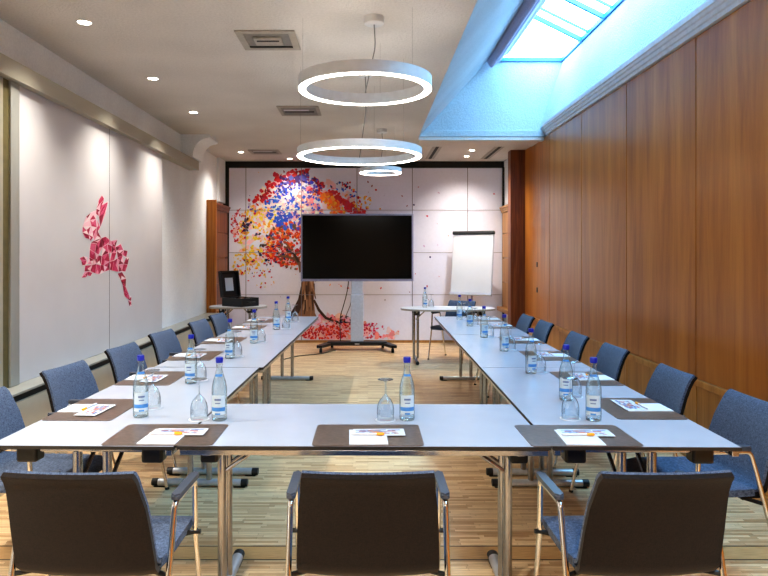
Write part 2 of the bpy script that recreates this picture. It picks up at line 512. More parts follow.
# black frame round the painted back wall, wooden skirting
b = B()
box(b, -2.385, 2.275, YB - .02, YB + .03, 2.93, CEIL - .001)
struct('trim_6', b, M['blacktrim'])
b = B(); box(b, -2.385, -2.325, YB - .02, YB + .03, 0, 2.93); struct('trim_7', b, M['blacktrim'])
b = B(); box(b, 2.247, 2.275, YB - .055, YB + .03, .0, 2.93); struct('trim_8', b, M['blacktrim'])
b = B(); box(b, -2.325, 2.247, YB - .012, YB + .03, 0, .042, .004); struct('baseboard_back', b, M['wood_pale'])

# left: rail, ledge, lower cladding, frame post
b = B(); box(b, XL - .01, -2.30, YF, 8.98, 2.62, 2.742, .004); struct('trim_9', b, M['alu_beige'])
b = B(); box(b, XL - .01, -2.215, YF, 9.92, .585, .602, .003); struct('trim_10', b, M['ledge'])
b = B(); box(b, XL - .01, -2.262, YF, 9.92, .53, .585); struct('trim_11', b, M['blacktrim'])
b = B(); box(b, XL - .01, -2.24, YF, 9.92, 0, .53); struct('trim_12', b, M['cream'])
b = B()
box(b, -2.41, -2.345, 4.335, 4.445, .603, 2.62, .004); p13 = struct('trim_13', b, M['alu'])
b = B(); box(b, -2.41, -2.36, 4.255, 4.333, .603, 2.62); obj('olive_strip', b, M['olive'], p13)
b = B(); box(b, -2.41, -2.352, 4.215, 4.253, .603, 2.62); obj('beige_strip', b, M['alu_beige'], p13)
b = B()
arc = [(-2.08 - .19 * math.sin(a), 2.985 - .24 * (1 - math.cos(a))) for a in [R(9 * q) for q in range(11)]]
prism(b, [(-2.44, CEIL), (-2.06, CEIL), (-2.06, 3.0)] + arc + [(-2.44, 2.745)], 'y', 8.55, 9.05)
struct('trim_14', b, M['wall'], None, True)

# ------------------------------------------------------------------ sliding panels with the pink hare
PXW = -2.358
def on_left(px, py, x=PXW):
    D = -x * FPX / (PX0 - px)
    return (x, D, CAMH - (py - PY0) * D / FPX)
S = 360 / 1120  # sketch unit -> photo pixels
def sk(x, y): return (60 + x / 4.111, 180 + y / 4.114)
hare = [
 # ears
 [(172, 62), (182, 78), (164, 125), (150, 118)], [(172, 62), (150, 118), (146, 132), (160, 80)],
 [(198, 88), (190, 130), (166, 195), (160, 150)], [(198, 88), (160, 150), (168, 105)], [(150, 118), (164, 125), (160, 150), (148, 140)],
 # head
 [(148, 125), (148, 160), (122, 165), (126, 135)], [(126, 135), (122, 165), (98, 178), (108, 150)], [(98, 178), (122, 165), (128, 190), (93, 192)],
 [(122, 165), (148, 160), (152, 195), (128, 190)], [(93, 192), (128, 190), (118, 225), (92, 215)], [(92, 215), (118, 225), (122, 245), (104, 238)],
 [(128, 190), (152, 195), (136, 235), (118, 225)], [(118, 225), (136, 235), (126, 252), (122, 245)], [(152, 160), (166, 195), (156, 212), (152, 195)],
 # neck, chest
 [(152, 195), (156, 212), (170, 240), (140, 250), (136, 235)], [(140, 250), (170, 240), (160, 262), (126, 258)], [(126, 258), (150, 262), (144, 300), (122, 285)],
 [(122, 285), (144, 300), (140, 330), (120, 318)], [(150, 262), (170, 240), (176, 275), (158, 310), (144, 300)], [(170, 240), (188, 232), (195, 262), (176, 275)],
 [(188, 232), (210, 250), (214, 270), (195, 262)], [(176, 275), (195, 262), (200, 300), (172, 312)], [(144, 300), (158, 310), (150, 345), (132, 350), (140, 330)],
 # front legs
 [(120, 318), (140, 330), (132, 350), (112, 345)], [(80, 322), (98, 314), (108, 330), (88, 334)], [(88, 334), (108, 330), (104, 350), (92, 352)], [(98, 314), (112, 318), (112, 345), (104, 350), (108, 330)],
 [(104, 352), (132, 350), (124, 375), (100, 378)], [(100, 378), (118, 376), (108, 400), (88, 402)], [(132, 350), (150, 345), (146, 385), (124, 375)], [(118, 376), (134, 382), (126, 396), (112, 392)],
 # belly, body
 [(158, 310), (172, 312), (168, 350), (150, 345)], [(150, 345), (168, 350), (162, 388), (146, 385)], [(172, 312), (200, 300), (204, 335), (180, 350), (168, 350)],
 [(168, 350), (180, 350), (184, 378), (162, 388)], [(180, 350), (204, 335), (205, 370), (184, 378)], [(195, 262), (214, 270), (212, 300), (200, 300)],
 # rump
 [(210, 250), (236, 246), (228, 275), (214, 270)], [(214, 270), (228, 275), (232, 300), (212, 300)], [(228, 275), (250, 262), (262, 288), (232, 292)], [(212, 300), (232, 300), (222, 330), (204, 335)],
 [(232, 292), (262, 288), (258, 310), (236, 320)], [(262, 288), (278, 292), (272, 318), (258, 310)], [(272, 318), (284, 320), (278, 350), (262, 345)], [(222, 330), (236, 320), (240, 378), (214, 372)],
 [(204, 335), (222, 330), (214, 372), (205, 370)], [(236, 320), (258, 310), (262, 345), (240, 350)], [(240, 350), (262, 345), (254, 376), (240, 378)], [(262, 345), (278, 350), (268, 378), (254, 376)],
 # hind leg
 [(236, 385), (256, 378), (272, 405), (250, 412)], [(250, 412), (272, 405), (270, 440), (258, 432)], [(258, 432), (270, 440), (284, 472), (262, 462)], [(262, 462), (284, 472), (278, 490), (266, 478)],
 [(284, 472), (294, 482), (292, 498), (278, 490)], [(280, 494), (292, 500), (294, 516), (286, 520)],
]
HP = [(180, 30, 76), (198, 52, 98), (216, 90, 128), (234, 150, 172), (244, 196, 208), (132, 18, 48), (150, 24, 60), (244, 220, 224), (190, 40, 86)]
def shrink(poly, k):
    cx = sum(p[0] for p in poly) / len(poly); cy = sum(p[1] for p in poly) / len(poly)
    return [(cx + (p[0] - cx) * k, cy + (p[1] - cy) * k) for p in poly]
seam_y = 6.02
halves = ([], [])
rh = random.Random(5)
for poly in hare:
    cx = sum(p[0] for p in poly) / len(poly); cy = sum(p[1] for p in poly) / len(poly)
    big = shrink(poly, 1.04)
    tris = [(poly, rh.choice(HP[:5] + HP[6:7] + HP[8:]))]
    # a facet or two of another tint inside
    n = len(poly)
    for i in range(n):
        if rh.random() < .55:
            j = (i + 1) % n
            a, c = poly[i], poly[j]
            tris.append(([a, c, (cx + rh.uniform(-3, 3), cy + rh.uniform(-3, 3))], rh.choice(HP)))
    for li, (pl, col) in enumerate([(big, (246, 218, 226))] + tris):
        pts = [on_left(*sk(*p), x=PXW + .0006 + .0004 * li) for p in shrink(pl, (.90 if li == 1 else .93) if li else 1)]
        halves[0].append((pts, col))
def clip(polys, keep_less):
    out = []
    lim = seam_y - .003 if keep_less else seam_y + .003
    for pts, c in polys:
        res = []
        for i in range(len(pts)):
            a, b2 = pts[i], pts[(i + 1) % len(pts)]
            ina = (a[1] <= lim) if keep_less else (a[1] >= lim)
            inb = (b2[1] <= lim) if keep_less else (b2[1] >= lim)
            if ina: res.append(a)
            if ina != inb:
                t = (lim - a[1]) / (b2[1] - a[1]); res.append(tuple(a[q] + t * (b2[q] - a[q]) for q in range(3)))
        if len(res) >= 3: out.append((res, c))
    return out
for i, (y0, y1, lab) in enumerate(((4.46, seam_y - .003, 'tall white sliding panel printed with head of pink hare, nearer one'),
                                    (seam_y + .003, 7.56, 'tall white sliding panel printed with hind leg of pink hare, farther one'))):
    t = thing('sliding_panel', lab, 'wall panel', (-2.38, (y0 + y1) / 2, .604), 0, 'white sliding panels on the left wall')
    lx, ly, lz = t.location
    b = B(); box(b, -2.392 - lx, PXW - lx, y0 - ly, y1 - ly, 0, 2.645 - lz, .002); obj('board', b, M['panel'], t)
    if i == 0:
        b = B(); box(b, -2.39 - lx, PXW + .0004 - lx, y1 - .002 - ly, y1 + .0055 - ly, .001, 2.644 - lz); obj('seam_strip', b, M['cap_grey'], t)  # dark strip added to draw the gap between the panels
    pr = [([(p[0] - lx, p[1] - ly, p[2] - lz) for p in pts], c) for pts, c in clip(halves[0], i == 0)]
    paint_mesh('hare_print', pr, M['paint'], t)

# ------------------------------------------------------------------ painted tree on the back wall
YM = YB - .012
def on_back(px, py, k=0.0):
    return ((px - PX0) * YM / FPX, YM - k, CAMH - (py - PY0) * YM / FPX)
polys = []
cnt = [0]
def add(pts, c):
    cnt[0] += 1
    kk = .0005 + cnt[0] * 3.5e-6
    polys.append(([on_back(x, y, kk) for x, y in pts], c))
add_ground = [(229, 168), (502, 168), (502, 340), (229, 340)]
polys.append(([on_back(x, y) for x, y in add_ground], (230, 230, 246)))
def dab(x, y, r, c, asp=None, ang=None):
    asp = asp or rnd.uniform(.45, .9); ang = rnd.uniform(0, math.pi) if ang is None else ang
    n = rnd.randint(5, 8); pts = []
    for q in range(n):
        a = 2 * math.pi * q / n + rnd.uniform(-.3, .3); rr = r * rnd.uniform(.65, 1.15)
        u, v = rr * math.cos(a), rr * asp * math.sin(a)
        pts.append((x + u * math.cos(ang) - v * math.sin(ang), y + u * math.sin(ang) + v * math.cos(ang)))
    pts = [(min(498.5, max(229.5, a)), min(339.5, max(168.5, b))) for a, b in pts]
    add(pts, tuple(max(0, min(255, ch + rnd.randint(-12, 12))) for ch in c))
RED, CRI, DRED, ORA, ORR, YEL, AMB = (206, 30, 36), (200, 40, 66), (140, 20, 46), (244, 120, 30), (236, 78, 22), (244, 206, 60), (244, 168, 50)
BLU, RBL, VIO, NAV, PUR, PNK, LPK, CRM, LIL, BRN, DBR = (36, 100, 214), (60, 84, 206), (96, 84, 186), (26, 30, 90), (70, 36, 106), (242, 150, 150), (246, 200, 200), (250, 240, 226), (200, 176, 206), (126, 86, 60), (70, 44, 34)
def cloud(cx, cy, rx, ry, n, cols, r0, r1, rot=0):
    dense = r0 >= 2 and LPK in cols
    n = n if dense else int(n * .95)
    for _ in range(n):
        a = rnd.uniform(0, 2 * math.pi); q = math.sqrt(rnd.random())
        u, v = rx * q * math.cos(a), ry * q * math.sin(a)
        cr, sr = math.cos(R(rot)), math.sin(R(rot))
        dab(cx + u * cr - v * sr, cy + u * sr + v * cr, rnd.uniform(r0, r1) * (1 if dense else .74), rnd.choice(cols))
def stroke(pts, n, cols, w, r0, r1):
    L = len(pts) - 1
    for _ in range(int(n * .9)):
        t = rnd.random() * L; i = min(int(t), L - 1); f = t - i
        dab(pts[i][0] * (1 - f) + pts[i + 1][0] * f + rnd.gauss(0, w), pts[i][1] * (1 - f) + pts[i + 1][1] * f + rnd.gauss(0, w), rnd.uniform(r0, r1), rnd.choice(cols))
# pale washes, the cream one with a light glow put into it
cloud(288, 208, 30, 28, 160, [CRM, LPK, CRM], 3, 6)
cloud(262, 240, 28, 26, 60, [LPK, (240, 214, 200)], 2, 5)
cloud(325, 200, 28, 18, 80, [LPK, PNK, (240, 214, 214)], 2, 5)
cloud(330, 328, 40, 12, 160, [LPK, (240, 190, 200), PNK], 3, 6)
# yellow and ochre left
cloud(256, 236, 18, 32, 190, [YEL, YEL, AMB, LPK], 1.5, 3.4)
cloud(246, 262, 14, 14, 45, [YEL, YEL, AMB], 1.2, 2.6)
cloud(262, 218, 16, 12, 50, [AMB, YEL, PNK], 1.5, 3.4)
# crimson at the far left
cloud(239, 226, 8, 18, 75, [CRI, RED, CRI, PNK], 1, 2.4)
# orange-red core
cloud(287, 244, 20, 22, 260, [ORR, ORA, ORR, RED, BRN], 2, 4)
cloud(292, 258, 12, 12, 50, [RED, DRED, BRN, PNK, ORR], 1.5, 3)
cloud(276, 254, 14, 10, 60, [PNK, RED, NAV, ORR], 1.5, 3)
# blue middle
cloud(281, 206, 18, 17, 110, [BLU, BLU, RBL], 1.6, 3.6)
cloud(290, 222, 16, 8, 50, [BLU, RBL, VIO], 1.8, 3.8)
cloud(296, 200, 14, 16, 50, [RBL, VIO, CRM], 1.6, 3.4)
cloud(314, 207, 12, 14, 40, [RBL, BLU, VIO, PNK], 1.6, 3.2)
cloud(292, 205, 14, 10, 60, [CRM, CRM, LPK], 1.2, 2.6)  # cream dabs carry the same painted light glow
# red and violet crown
stroke([(258, 206), (266, 194), (274, 183), (285, 175), (298, 172), (308, 175)], 120, [RED, RED, CRI, DRED], 2.8, 1.4, 3.2)
stroke([(281, 182), (290, 180), (300, 180), (306, 176)], 60, [PUR, NAV, VIO, DRED], 2.5, 1.6, 3.4)
cloud(286, 187, 10, 6, 30, [VIO, RBL, PUR], 1.6, 3)
stroke([(308, 181), (317, 180), (321, 187), (317, 193), (309, 189)], 50, [RED, DRED, CRI], 1.6, 1.2, 2.6)
cloud(310, 186, 12, 8, 40, [VIO, RBL, PUR], 1.2, 2.6)
stroke([(258, 208), (254, 212), (252, 200)], 14, [LIL, VIO, CRI], 3, 1, 2.2)
# right branch
stroke([(327, 192), (340, 199), (352, 208), (362, 215)], 120, [RED, CRI, RED], 2.2, 1.6, 3.2)
stroke([(322, 196), (334, 205), (342, 212)], 70, [ORA, AMB, ORR], 3.5, 1.6, 3.4)
cloud(340, 186, 10, 5, 26, [NAV, BLU, NAV], 1, 2.2)
cloud(346, 184, 6, 2, 8, [RED, CRI], 1.2, 2.2)
cloud(362, 203, 9, 10, 40, [YEL, AMB, RED, AMB], 1.2, 2.6)
cloud(350, 193, 6, 5, 14, [AMB, CRI, BLU], 1.2, 2.4)
# dark accents
stroke([(247, 220), (246, 228), (256, 232), (268, 236), (258, 250), (262, 256)], 30, [NAV, NAV, DBR], 2.4, 1.1, 2.4)
cloud(282, 246, 18, 16, 26, [VIO, NAV, BRN], 1, 2.4)
# lower scatter
cloud(252, 268, 22, 9, 60, [YEL, AMB, RED, CRI, ORR, NAV], 1, 2.2)
cloud(262, 278, 16, 10, 16, [YEL, AMB, RED], .9, 1.8)
for x, y, c in ((330, 285, AMB), (341, 286, ORA), (362, 296, AMB), (348, 288, CRI), (381, 288, CRI), (407, 206, DRED), (402, 196, DRED), (414, 205, NAV), (427, 216, CRI), (424, 246, LIL), (494, 194, CRI), (430, 257, NAV), (439, 193, LIL), (411, 260, CRI), (380, 209, AMB), (376, 190, RED), (368, 182, DRED), (372, 186, DRED), (427, 286, CRI), (385, 300, LIL)):
    dab(x, y, 1.3, c)
for _ in range(60): dab(rnd.uniform(235, 470), rnd.uniform(170, 300), rnd.uniform(.4, .9), rnd.choice([CRI, DRED, AMB, LIL, NAV]))
# trunk, boughs, roots
def ribbon(pts, c, n=1):
    up = []; dn = []
    for i, (x, y, w) in enumerate(pts):
        a = pts[max(0, i - 1)]; e = pts[min(len(pts) - 1, i + 1)]
        dx, dy = e[0] - a[0], e[1] - a[1]; L = math.hypot(dx, dy)
        up.append((x - dy / L * w, y + dx / L * w)); dn.append((x + dy / L * w, y - dx / L * w))
    for i in range(len(pts) - 1): add([up[i], up[i + 1], dn[i + 1], dn[i]], c)
ribbon([(310, 225, 5), (309, 260, 5.5), (308, 282, 6), (307, 300, 7), (306, 312, 9), (305, 318, 14)], (140, 100, 72))
ribbon([(304, 262, 1.5), (304, 282, 2), (301, 300, 3), (296, 311, 3.5), (290, 317, 2)], DBR)
for q in range(26):
    x = rnd.uniform(303, 314); y0 = rnd.uniform(262, 300)
    ribbon([(x, y0, .7), (x + rnd.uniform(-1, 1), y0 + 8, .9), (x + (x - 308) * .3, y0 + rnd.uniform(14, 20), .4)], rnd.choice([DBR, (176, 134, 100), (160, 116, 84), (96, 62, 44), (196, 160, 128)]))
ribbon([(302, 272, 2.6), (300, 264, 2), (295, 259, 1.5), (288, 257, 1.1), (276, 256, .6)], BRN)
ribbon([(299, 262, 1.4), (294, 254, 1), (286, 250, .6)], DBR)
ribbon([(314, 300, 1), (319, 310, 1.4), (326, 318, 1.3), (338, 322, 1), (356, 323, .5)], DBR)
ribbon([(345, 318, .3), (350, 306, .3), (352, 296, .2)], DBR)
# fallen leaves
cloud(318, 332, 24, 7, 130, [RED, ORR, RED, CRI], 1.3, 2.8)
cloud(338, 328, 14, 10, 100, [RED, ORR, CRI, PNK], 1.3, 2.8)
cloud(372, 331, 14, 8, 60, [CRI, CRI, (226, 60, 110)], 1.1, 2.4)
cloud(388, 334, 14, 4, 20, [LPK, PNK], 2, 4)
cloud(342, 320, 14, 4, 36, [DBR, NAV, DBR], .9, 2)
# panel joints
for px in (246, 301.5, 357, 412.3, 467.5): polys.append(([on_back(px - .3, 168, .009), on_back(px + .3, 168, .009), on_back(px + .3, 340, .009), on_back(px - .3, 340, .009)], (120, 112, 120)))
for py in (210.2, 252.5, 294.7): polys.append(([on_back(229, py - .22, .009), on_back(502, py - .22, .009), on_back(502, py + .22, .009), on_back(229, py + .22, .009)], (140, 132, 138)))
t = thing('wall_painting', 'wall-wide painting of a tree with dabbed multicoloured leaves on white boards', 'painting', (0, YB, .045))
lx, ly, lz = t.location
b = B(); box(b, -2.322, 2.246, -.012, .028, -.002, 2.88); obj('board', b, M['panel'], t)
paint_mesh('painted_tree', [([(p[0] - lx, p[1] - ly - .001, p[2] - lz) for p in pts], c) for pts, c in polys], M['paint'], t)

# ------------------------------------------------------------------ ceiling fittings
def down(x, y, lab, z=CEIL):
    t = thing('downlight', lab, 'ceiling light', (x, y, z), 0, 'recessed ceiling spots')
    b = B(); lathe(b, [(.052, -.002), (.052, -.006), (.044, -.007), (.042, -.001)], 24, close=True); obj('trim_ring', b, M['lampwhite'], t, True)
    b = B(); lathe(b, [(0, -.003), (.042, -.003)], 24); obj('lens', b, M['spot'], t)
    return t
SPOTS = [(-1.90, 4.42, 'recessed spot above the nearer white panel, nearest of left row'), (-1.90, 5.83, 'recessed spot, second from camera in the left ceiling row'),
         (-1.91, 7.22, 'recessed spot, third from camera in the left ceiling row'), (-1.93, 10.03, 'recessed spot in left ceiling row, beside small vent by back wall'),
         (-1.27, 10.72, 'recessed spot by back wall, above left part of tree painting'), (1.55, 9.84, 'recessed spot in right soffit, nearer of the pair between two slots'),
         (1.56, 10.44, 'recessed spot in right soffit, farther of the pair between two slots')]
for x, y, lab in SPOTS: down(x, y, lab)

def vent(x, y, w, d, lab, rich=True):
    t = thing('ceiling_vent', lab, 'vent', (x, y, CEIL), 0, 'ceiling vents')
    b = B()
    f = .05 if rich else .035
    for (x0, x1, y0, y1) in ((-w/2, w/2, -d/2, -d/2 + f), (-w/2, w/2, d/2 - f, d/2), (-w/2, -w/2 + f, -d/2 + f, d/2 - f), (w/2 - f, w/2, -d/2 + f, d/2 - f)):
        box(b, x0, x1, y0, y1, -.012, -.001, .002)
    obj('frame', b, M['vent'], t)
    b = B(); box(b, -w/2 + f, w/2 - f, -d/2 + f, d/2 - f, -.006, -.001); obj('core', b, M['vent_in'], t)
    if rich:
        b = B(); box(b, -w/2 + f, w/2 - f, d/2 - f - .035, d/2 - f - .004, -.011, -.006); obj('dark_slot', b, M['dark'], t)
        b = B(); box(b, w * .16, w * .2, -d * .1, d * .22, -.011, -.006); obj('dark_slot', b, M['dark'], t)
        b = B(); box(b, -.1, .1, -.09, .07, -.022, -.006, .004); obj('baffle', b, M['vent'], t)
        b = B(); box(b, -.08, .08, -.05, -.03, -.025, -.0215); obj('baffle_lip', b, M['dark'], t)
    else:
        b = B(); box(b, -w/2 + f + .02, w/2 - f - .03, .02, .05, -.011, -.005); obj('slat', b, M['dark'], t)
        b = B(); box(b, -w/2 + f + .02, w/2 - f - .08, -.06, -.02, -.011, -.005); obj('slat', b, M['panel'], t)
vent(-.72, 4.79, .42, .42, 'square grey ceiling vent nearest the camera, left of first ring lamp')
vent(-.74, 7.14, .44, .46, 'rectangular pale ceiling vent in the middle of the ceiling', False)
vent(-1.56, 10.0, .46, .40, 'small ceiling vent near the back wall above the tree', False)
for x, lab in ((1.0, 'long narrow black air slot in the soffit, left one'), (1.9, 'long narrow black air slot in the soffit, right one')):
    t = thing('air_slot', lab, 'vent', (x, 10.05, CEIL), 0, 'air slots in the right soffit')
    b = B(); box(b, -.07, .07, -.66, .66, -.008, -.001, .002); obj('frame', b, M['vent'], t)
    b = B(); box(b, -.022, .022, -.63, .63, -.012, -.007); obj('dark_slot', b, M['dark'], t)

def ring(x, y, r, z0, h, w, canopy_dx, lab, cdy=0.0):
    t = thing('ring_lamp', lab, 'pendant lamp', (x, y, z0), 0, 'ring pendant lamps')
    b = B(); lathe(b, [(r - w, .004), (r - w, h), (r, h), (r, .004)], 72, close=True); obj('ring_body', b, M['lampwhite'], t, True)
    b = B(); lathe(b, [(r - w + .003, -.002), (r - w + .003, .0035), (r - .003, .0035), (r - .003, -.002)], 72, close=True); obj('diffuser', b, M['led'], t, True)
    b = B(); lathe(b, [(r - w + .014, h + .0002), (r - w + .014, h + .0009), (r - .014, h + .0009), (r - .014, h + .0002)], 72, close=True); obj('upper_diffuser', b, M['led'], t, True)
    top = CEIL - z0
    b = B(); lathe(b, [(0, top - .001), (.065, top - .001), (.065, top - .045), (.058, top - .05), (0, top - .05)], 28, cx=canopy_dx, cy=cdy); obj('canopy', b, M['lampwhite'], t, True)
    b = B(); tube(b, fillet([(canopy_dx, cdy, top - .05), (canopy_dx + .01, cdy + .02, top * .6), (-.02 + canopy_dx * .3, r - w / 2, h)], .2), .004, 6); obj('power_cable', b, M['vent_in'], t, True)
    for a in (75, 195, 315):
        px_, py_ = (r - w / 2) * math.cos(R(a)), (r - w / 2) * math.sin(R(a))
        b = B(); tube(b, [(px_, py_, h), (px_, py_, top - .001)], .0007, 5); obj('suspension_wire', b, M['vent_in'], t)
ring(-.02, 4.45, .448, 2.582, .08, .05, .06, 'large white ring pendant lamp nearest the camera', -.12)
ring(-.073, 5.6, .528, 2.304, .066, .05, .05, 'white ring pendant lamp hanging lower behind the nearest ring')
ring(.155, 8.2, .262, 2.487, .06, .04, .02, 'small far white ring pendant lamp close to back wall')

# ------------------------------------------------------------------ folding tables
TW = .72
def make_table(L, lab, group):
    t = thing('folding_table', lab, 'table', (0, 0, 0), 0, group)
    b = B(); box(b, -TW/2, TW/2, -L/2, L/2, .7265, .7395); top = obj('tabletop', b, M['edge'], t)
    b = B(); box(b, -TW/2 + .002, TW/2 - .002, -L/2 + .002, L/2 - .002, .739, .7402); obj('laminate_surface', b, M['laminate'], top)
    for sx in (-1, 1):
        b = B(); box(b, *sorted((sx * .325, sx * .354)), -L/2 + .006, L/2 - .006, .702, .726, .004); obj('long_rail', b, M['steel'], t)
    for sy in (-1, 1):
        y = sy * (L / 2 - .105)
        b = B(); box(b, -.324, .324, y - .016, y + .016, .69, .726, .004); obj('cross_rail', b, M['steel'], t)
        for sx in (-1, 1):
            b = B(); box(b, sx * .25 - .042, sx * .25 + .042, y - .035, y + .035, .652, .726, .01); obj('hinge_box', b, M['black'], t)
            b = B(); tube(b, [(sx * .06, y, .045), (sx * .06, y, .692)], .019, 12); obj('column', b, M['steel'], t, True)
            b = B(); tube(b, [(sx * .06, y - sy * .012, .545), (sx * .06, y - sy * .235, .702)], .009, 8); obj('brace', b, M['steel'], t, True)
        b = B()
        pts = [(-.3, y, .026), (.3, y, .026)]
        prof = [(y + .026 * math.cos(a), .026 + .022 * math.sin(a)) for a in [2 * math.pi * q / 16 for q in range(16)]]
        prism(b, prof, 'x', -.265, .265)
        f = obj('foot', b, M['foot'], t, True)
        for sx in (-1, 1):
            b = B(); prism(b, [(y + (p[0] - y) * 1.03, .0265 + (p[1] - .026) * 1.03) for p in prof], 'x', *sorted((sx * .265, sx * .305))); obj('end_cap', b, M['cap_grey'], f, True)
            b = B(); box(b, *sorted((sx * .22, sx * .29)), y - .02, y + .02, 0, .006); obj('glide', b, M['black'], f)
    return t
TL = 1.772
side = make_table(TL, 'white folding table', 'white tables in the two long rows')
names = ['nearest the camera', 'in the middle of its row', 'farthest from the camera']
first = True
ROWINFO = {}
for row, (ox, oy, a, s, off) in {'left': (-.746, 2.53, R(1.2), -1, .03), 'right': (.709, 2.53, R(.86), 1, .0)}.items():
    for i in range(3):
        if row == 'left' and i: a = R(1.55)
        u = Vector((math.sin(a), math.cos(a), 0)); v = Vector((s * math.cos(a), -s * math.sin(a), 0))
        c = Vector((ox, oy, 0)) + u * ((TL + .003) * (i + .5)) + v * (TW / 2) + Vector((off * .5 * min(i, 1), .003 * min(i, 1) if row == 'left' else 0, 0))
        lab = 'white folding table in the %s row, table %s' % (row, names[i])
        if first: side.location = c; side.rotation_euler = (0, 0, -a); side['label'] = lab; first = False
        else: dup(side, c, -a, lab)
mid = make_table(1.436, 'white folding table across the front, between the two long rows', None)
mid.location = (-.014, 2.893, 0); mid.rotation_euler = (0, 0, R(90 - .5))

# ------------------------------------------------------------------ chairs
def sheet(stations, t0, t1, m=13):
    """stations: (y, z, half width, curl) ; t0,t1 offsets along the sheet normal"""
    b = B(); n = len(stations); layers = []
    P = [Vector((0, s[0], s[1])) for s in stations]
    for off in (t0, t1):
        rows = []
        for i, s in enumerate(stations):
            t = (P[min(n - 1, i + 1)] - P[max(0, i - 1)]).normalized()
            nr = Vector((0, t.z, -t.y))
            if nr.z < 0 and abs(t.y) > abs(t.z): nr = -nr
            if abs(t.z) >= abs(t.y) and nr.y < 0: nr = -nr
            rows.append([b.verts.new(P[i] + Vector((s[2] * q, 0, 0)) + nr * (off + s[3] * q * q)) for q in [-1 + 2 * k / (m - 1) for k in range(m)]])
        layers.append(rows)
    A, C = layers
    for i in range(n - 1):
        for k in range(m - 1):
            b.faces.new((A[i][k], A[i][k+1], A[i+1][k+1], A[i+1][k])); b.faces.new((C[i][k], C[i+1][k], C[i+1][k+1], C[i][k+1]))
        for k in (0, m - 1): b.faces.new((A[i][k], A[i+1][k], C[i+1][k], C[i][k]))
    for i in (0, n - 1):
        for k in range(m - 1): b.faces.new((A[i][k], A[i][k+1], C[i][k+1], C[i][k]))
    return b
seat_st = [(.235, .436, .195, .0), (.23, .447, .212, .0), (.21, .455, .224, .0), (.15, .459, .232, .004), (.05, .456, .235, .008), (-.05, .452, .235, .010), (-.13, .450, .233, .012), (-.165, .453, .232, .012)]
back_st = [(-.172, .452, .231, .012), (-.198, .462, .231, .014), (-.217, .485, .230, .016), (-.232, .53, .228, .018), (-.252, .60, .225, .019), (-.275, .68, .219, .018), (-.298, .742, .210, .014), (-.314, .780, .208, .010), (-.327, .797, .206, .008), (-.335, .803, .202, .007)]
shell_st = [(-.14, .441, .222, .012), (-.185, .443, .229, .013), (-.214, .468, .2305, .015)] + [(y, z, w + .0005, c) for y, z, w, c in back_st[2:-1]] + [(-.333, .8065, .2035, .007)]
def make_chair():
    t = thing('conference_chair', 'chair', 'chair', (0, 0, 0), 0, None)
    obj('seat', sheet(seat_st, -.022, .008), M['fabric'], t, True, 50)
    obj('backrest', sheet(back_st, -.0064, .006), M['fabric'], t, True, 50)
    obj('back_shell', sheet(shell_st, -.024, -.0065), M['shell'], t, True, 50)
    for s in (-1, 1):
        x = s * .262
        b = B(); tube(b, fillet([(x, .10, .625), (x, .108, .46), (x, .207, .012)], .06), .0105, 10); l = obj('leg', b, M['chrome'], t, True)
        b = B(); tube(b, [(x, .2065, .014), (x, .209, 0)], .0135, 10); obj('glide', b, M['black'], l, True)
        b = B(); tube(b, fillet([(x, -.08, .641), (x, -.125, .641), (x, -.16, .52), (x, -.30, .012)], .055), .0105, 10); l = obj('leg', b, M['chrome'], t, True)
        b = B(); tube(b, [(x, -.2995, .014), (x, -.303, 0)], .0135, 10); obj('glide', b, M['black'], l, True)
        b = B(); tube(b, fillet([(x, .10, .622), (x, .095, .641), (x, -.085, .641)], .02), .0105, 10); bar = obj('arm_bar', b, M['chrome'], t, True)
        b = B(); prism(b, rrect(.031, .245, .014, 5, x, -.005), 'z', .650, .668)
        bmesh.ops.bevel(b, geom=[e for e in b.edges if abs(e.verts[0].co.z - e.verts[1].co.z) < 1e-5 and e.verts[0].co.z > .66], offset=.006, segments=2, affect='EDGES')
        obj('armrest', b, M['pad'], t, True, 60)
        b = B(); tube(b, [(x + s * .02, .107, .448), (x - s * .004, .107, .447), (s * .20, .107, .432)], .009, 8); obj('seat_bracket', b, M['black'], t, True)
        b = B(); tube(b, [(x - s * .004, -.18, .42), (s * .19, -.14, .420)], .009, 8); obj('seat_bracket', b, M['black'], t, True)
    b = B(); tube(b, [(-.2, .107, .426), (.2, .107, .426)], .009, 8); obj('seat_frame', b, M['black'], t, True)
    b = B(); tube(b, [(-.19, -.14, .418), (.19, -.14, .418)], .009, 8); obj('seat_frame', b, M['black'], t, True)
    
    return t
CH = []
ORD = ['first', 'second', 'third', 'fourth', 'fifth', 'sixth']
LY = [3.10, 3.92, 4.78, 5.68, 6.62, 7.38]
LX = [-1.53, -1.505, -1.48, -1.475, -1.40, -1.38]
RY = [3.05, 3.84, 4.80, 5.56, 6.56, 7.22]
RX = [1.48, 1.47, 1.48, 1.455, 1.45, 1.43]
for x, y, r, lab in ((-.908, 2.357, R(-2), 'dark-backed armchair seen from behind at front table, left one of three'), (.0, 2.357, 0, 'dark-backed armchair seen from behind at front table, middle one of three'), (.905, 2.357, R(2), 'dark-backed armchair seen from behind at front table, right one of three')):
    CH.append((x, y, r, lab, 'chairs with backs to the camera'))
for i in range(6):
    CH.append((LX[i], LY[i], R(-90 - (5, 8, 7, 8, 7, 7)[i]), 'blue-grey conference armchair beside the white panels, %s from camera in left row' % ORD[i], 'chairs of the left row'))
for i in range(6):
    CH.append((RX[i], RY[i], R(90 + (3, 0, 1, 0, 1, 2)[i]), 'blue-grey conference armchair beside the timber wall, %s from camera in right row' % ORD[i], 'chairs of the right row'))
proto = None
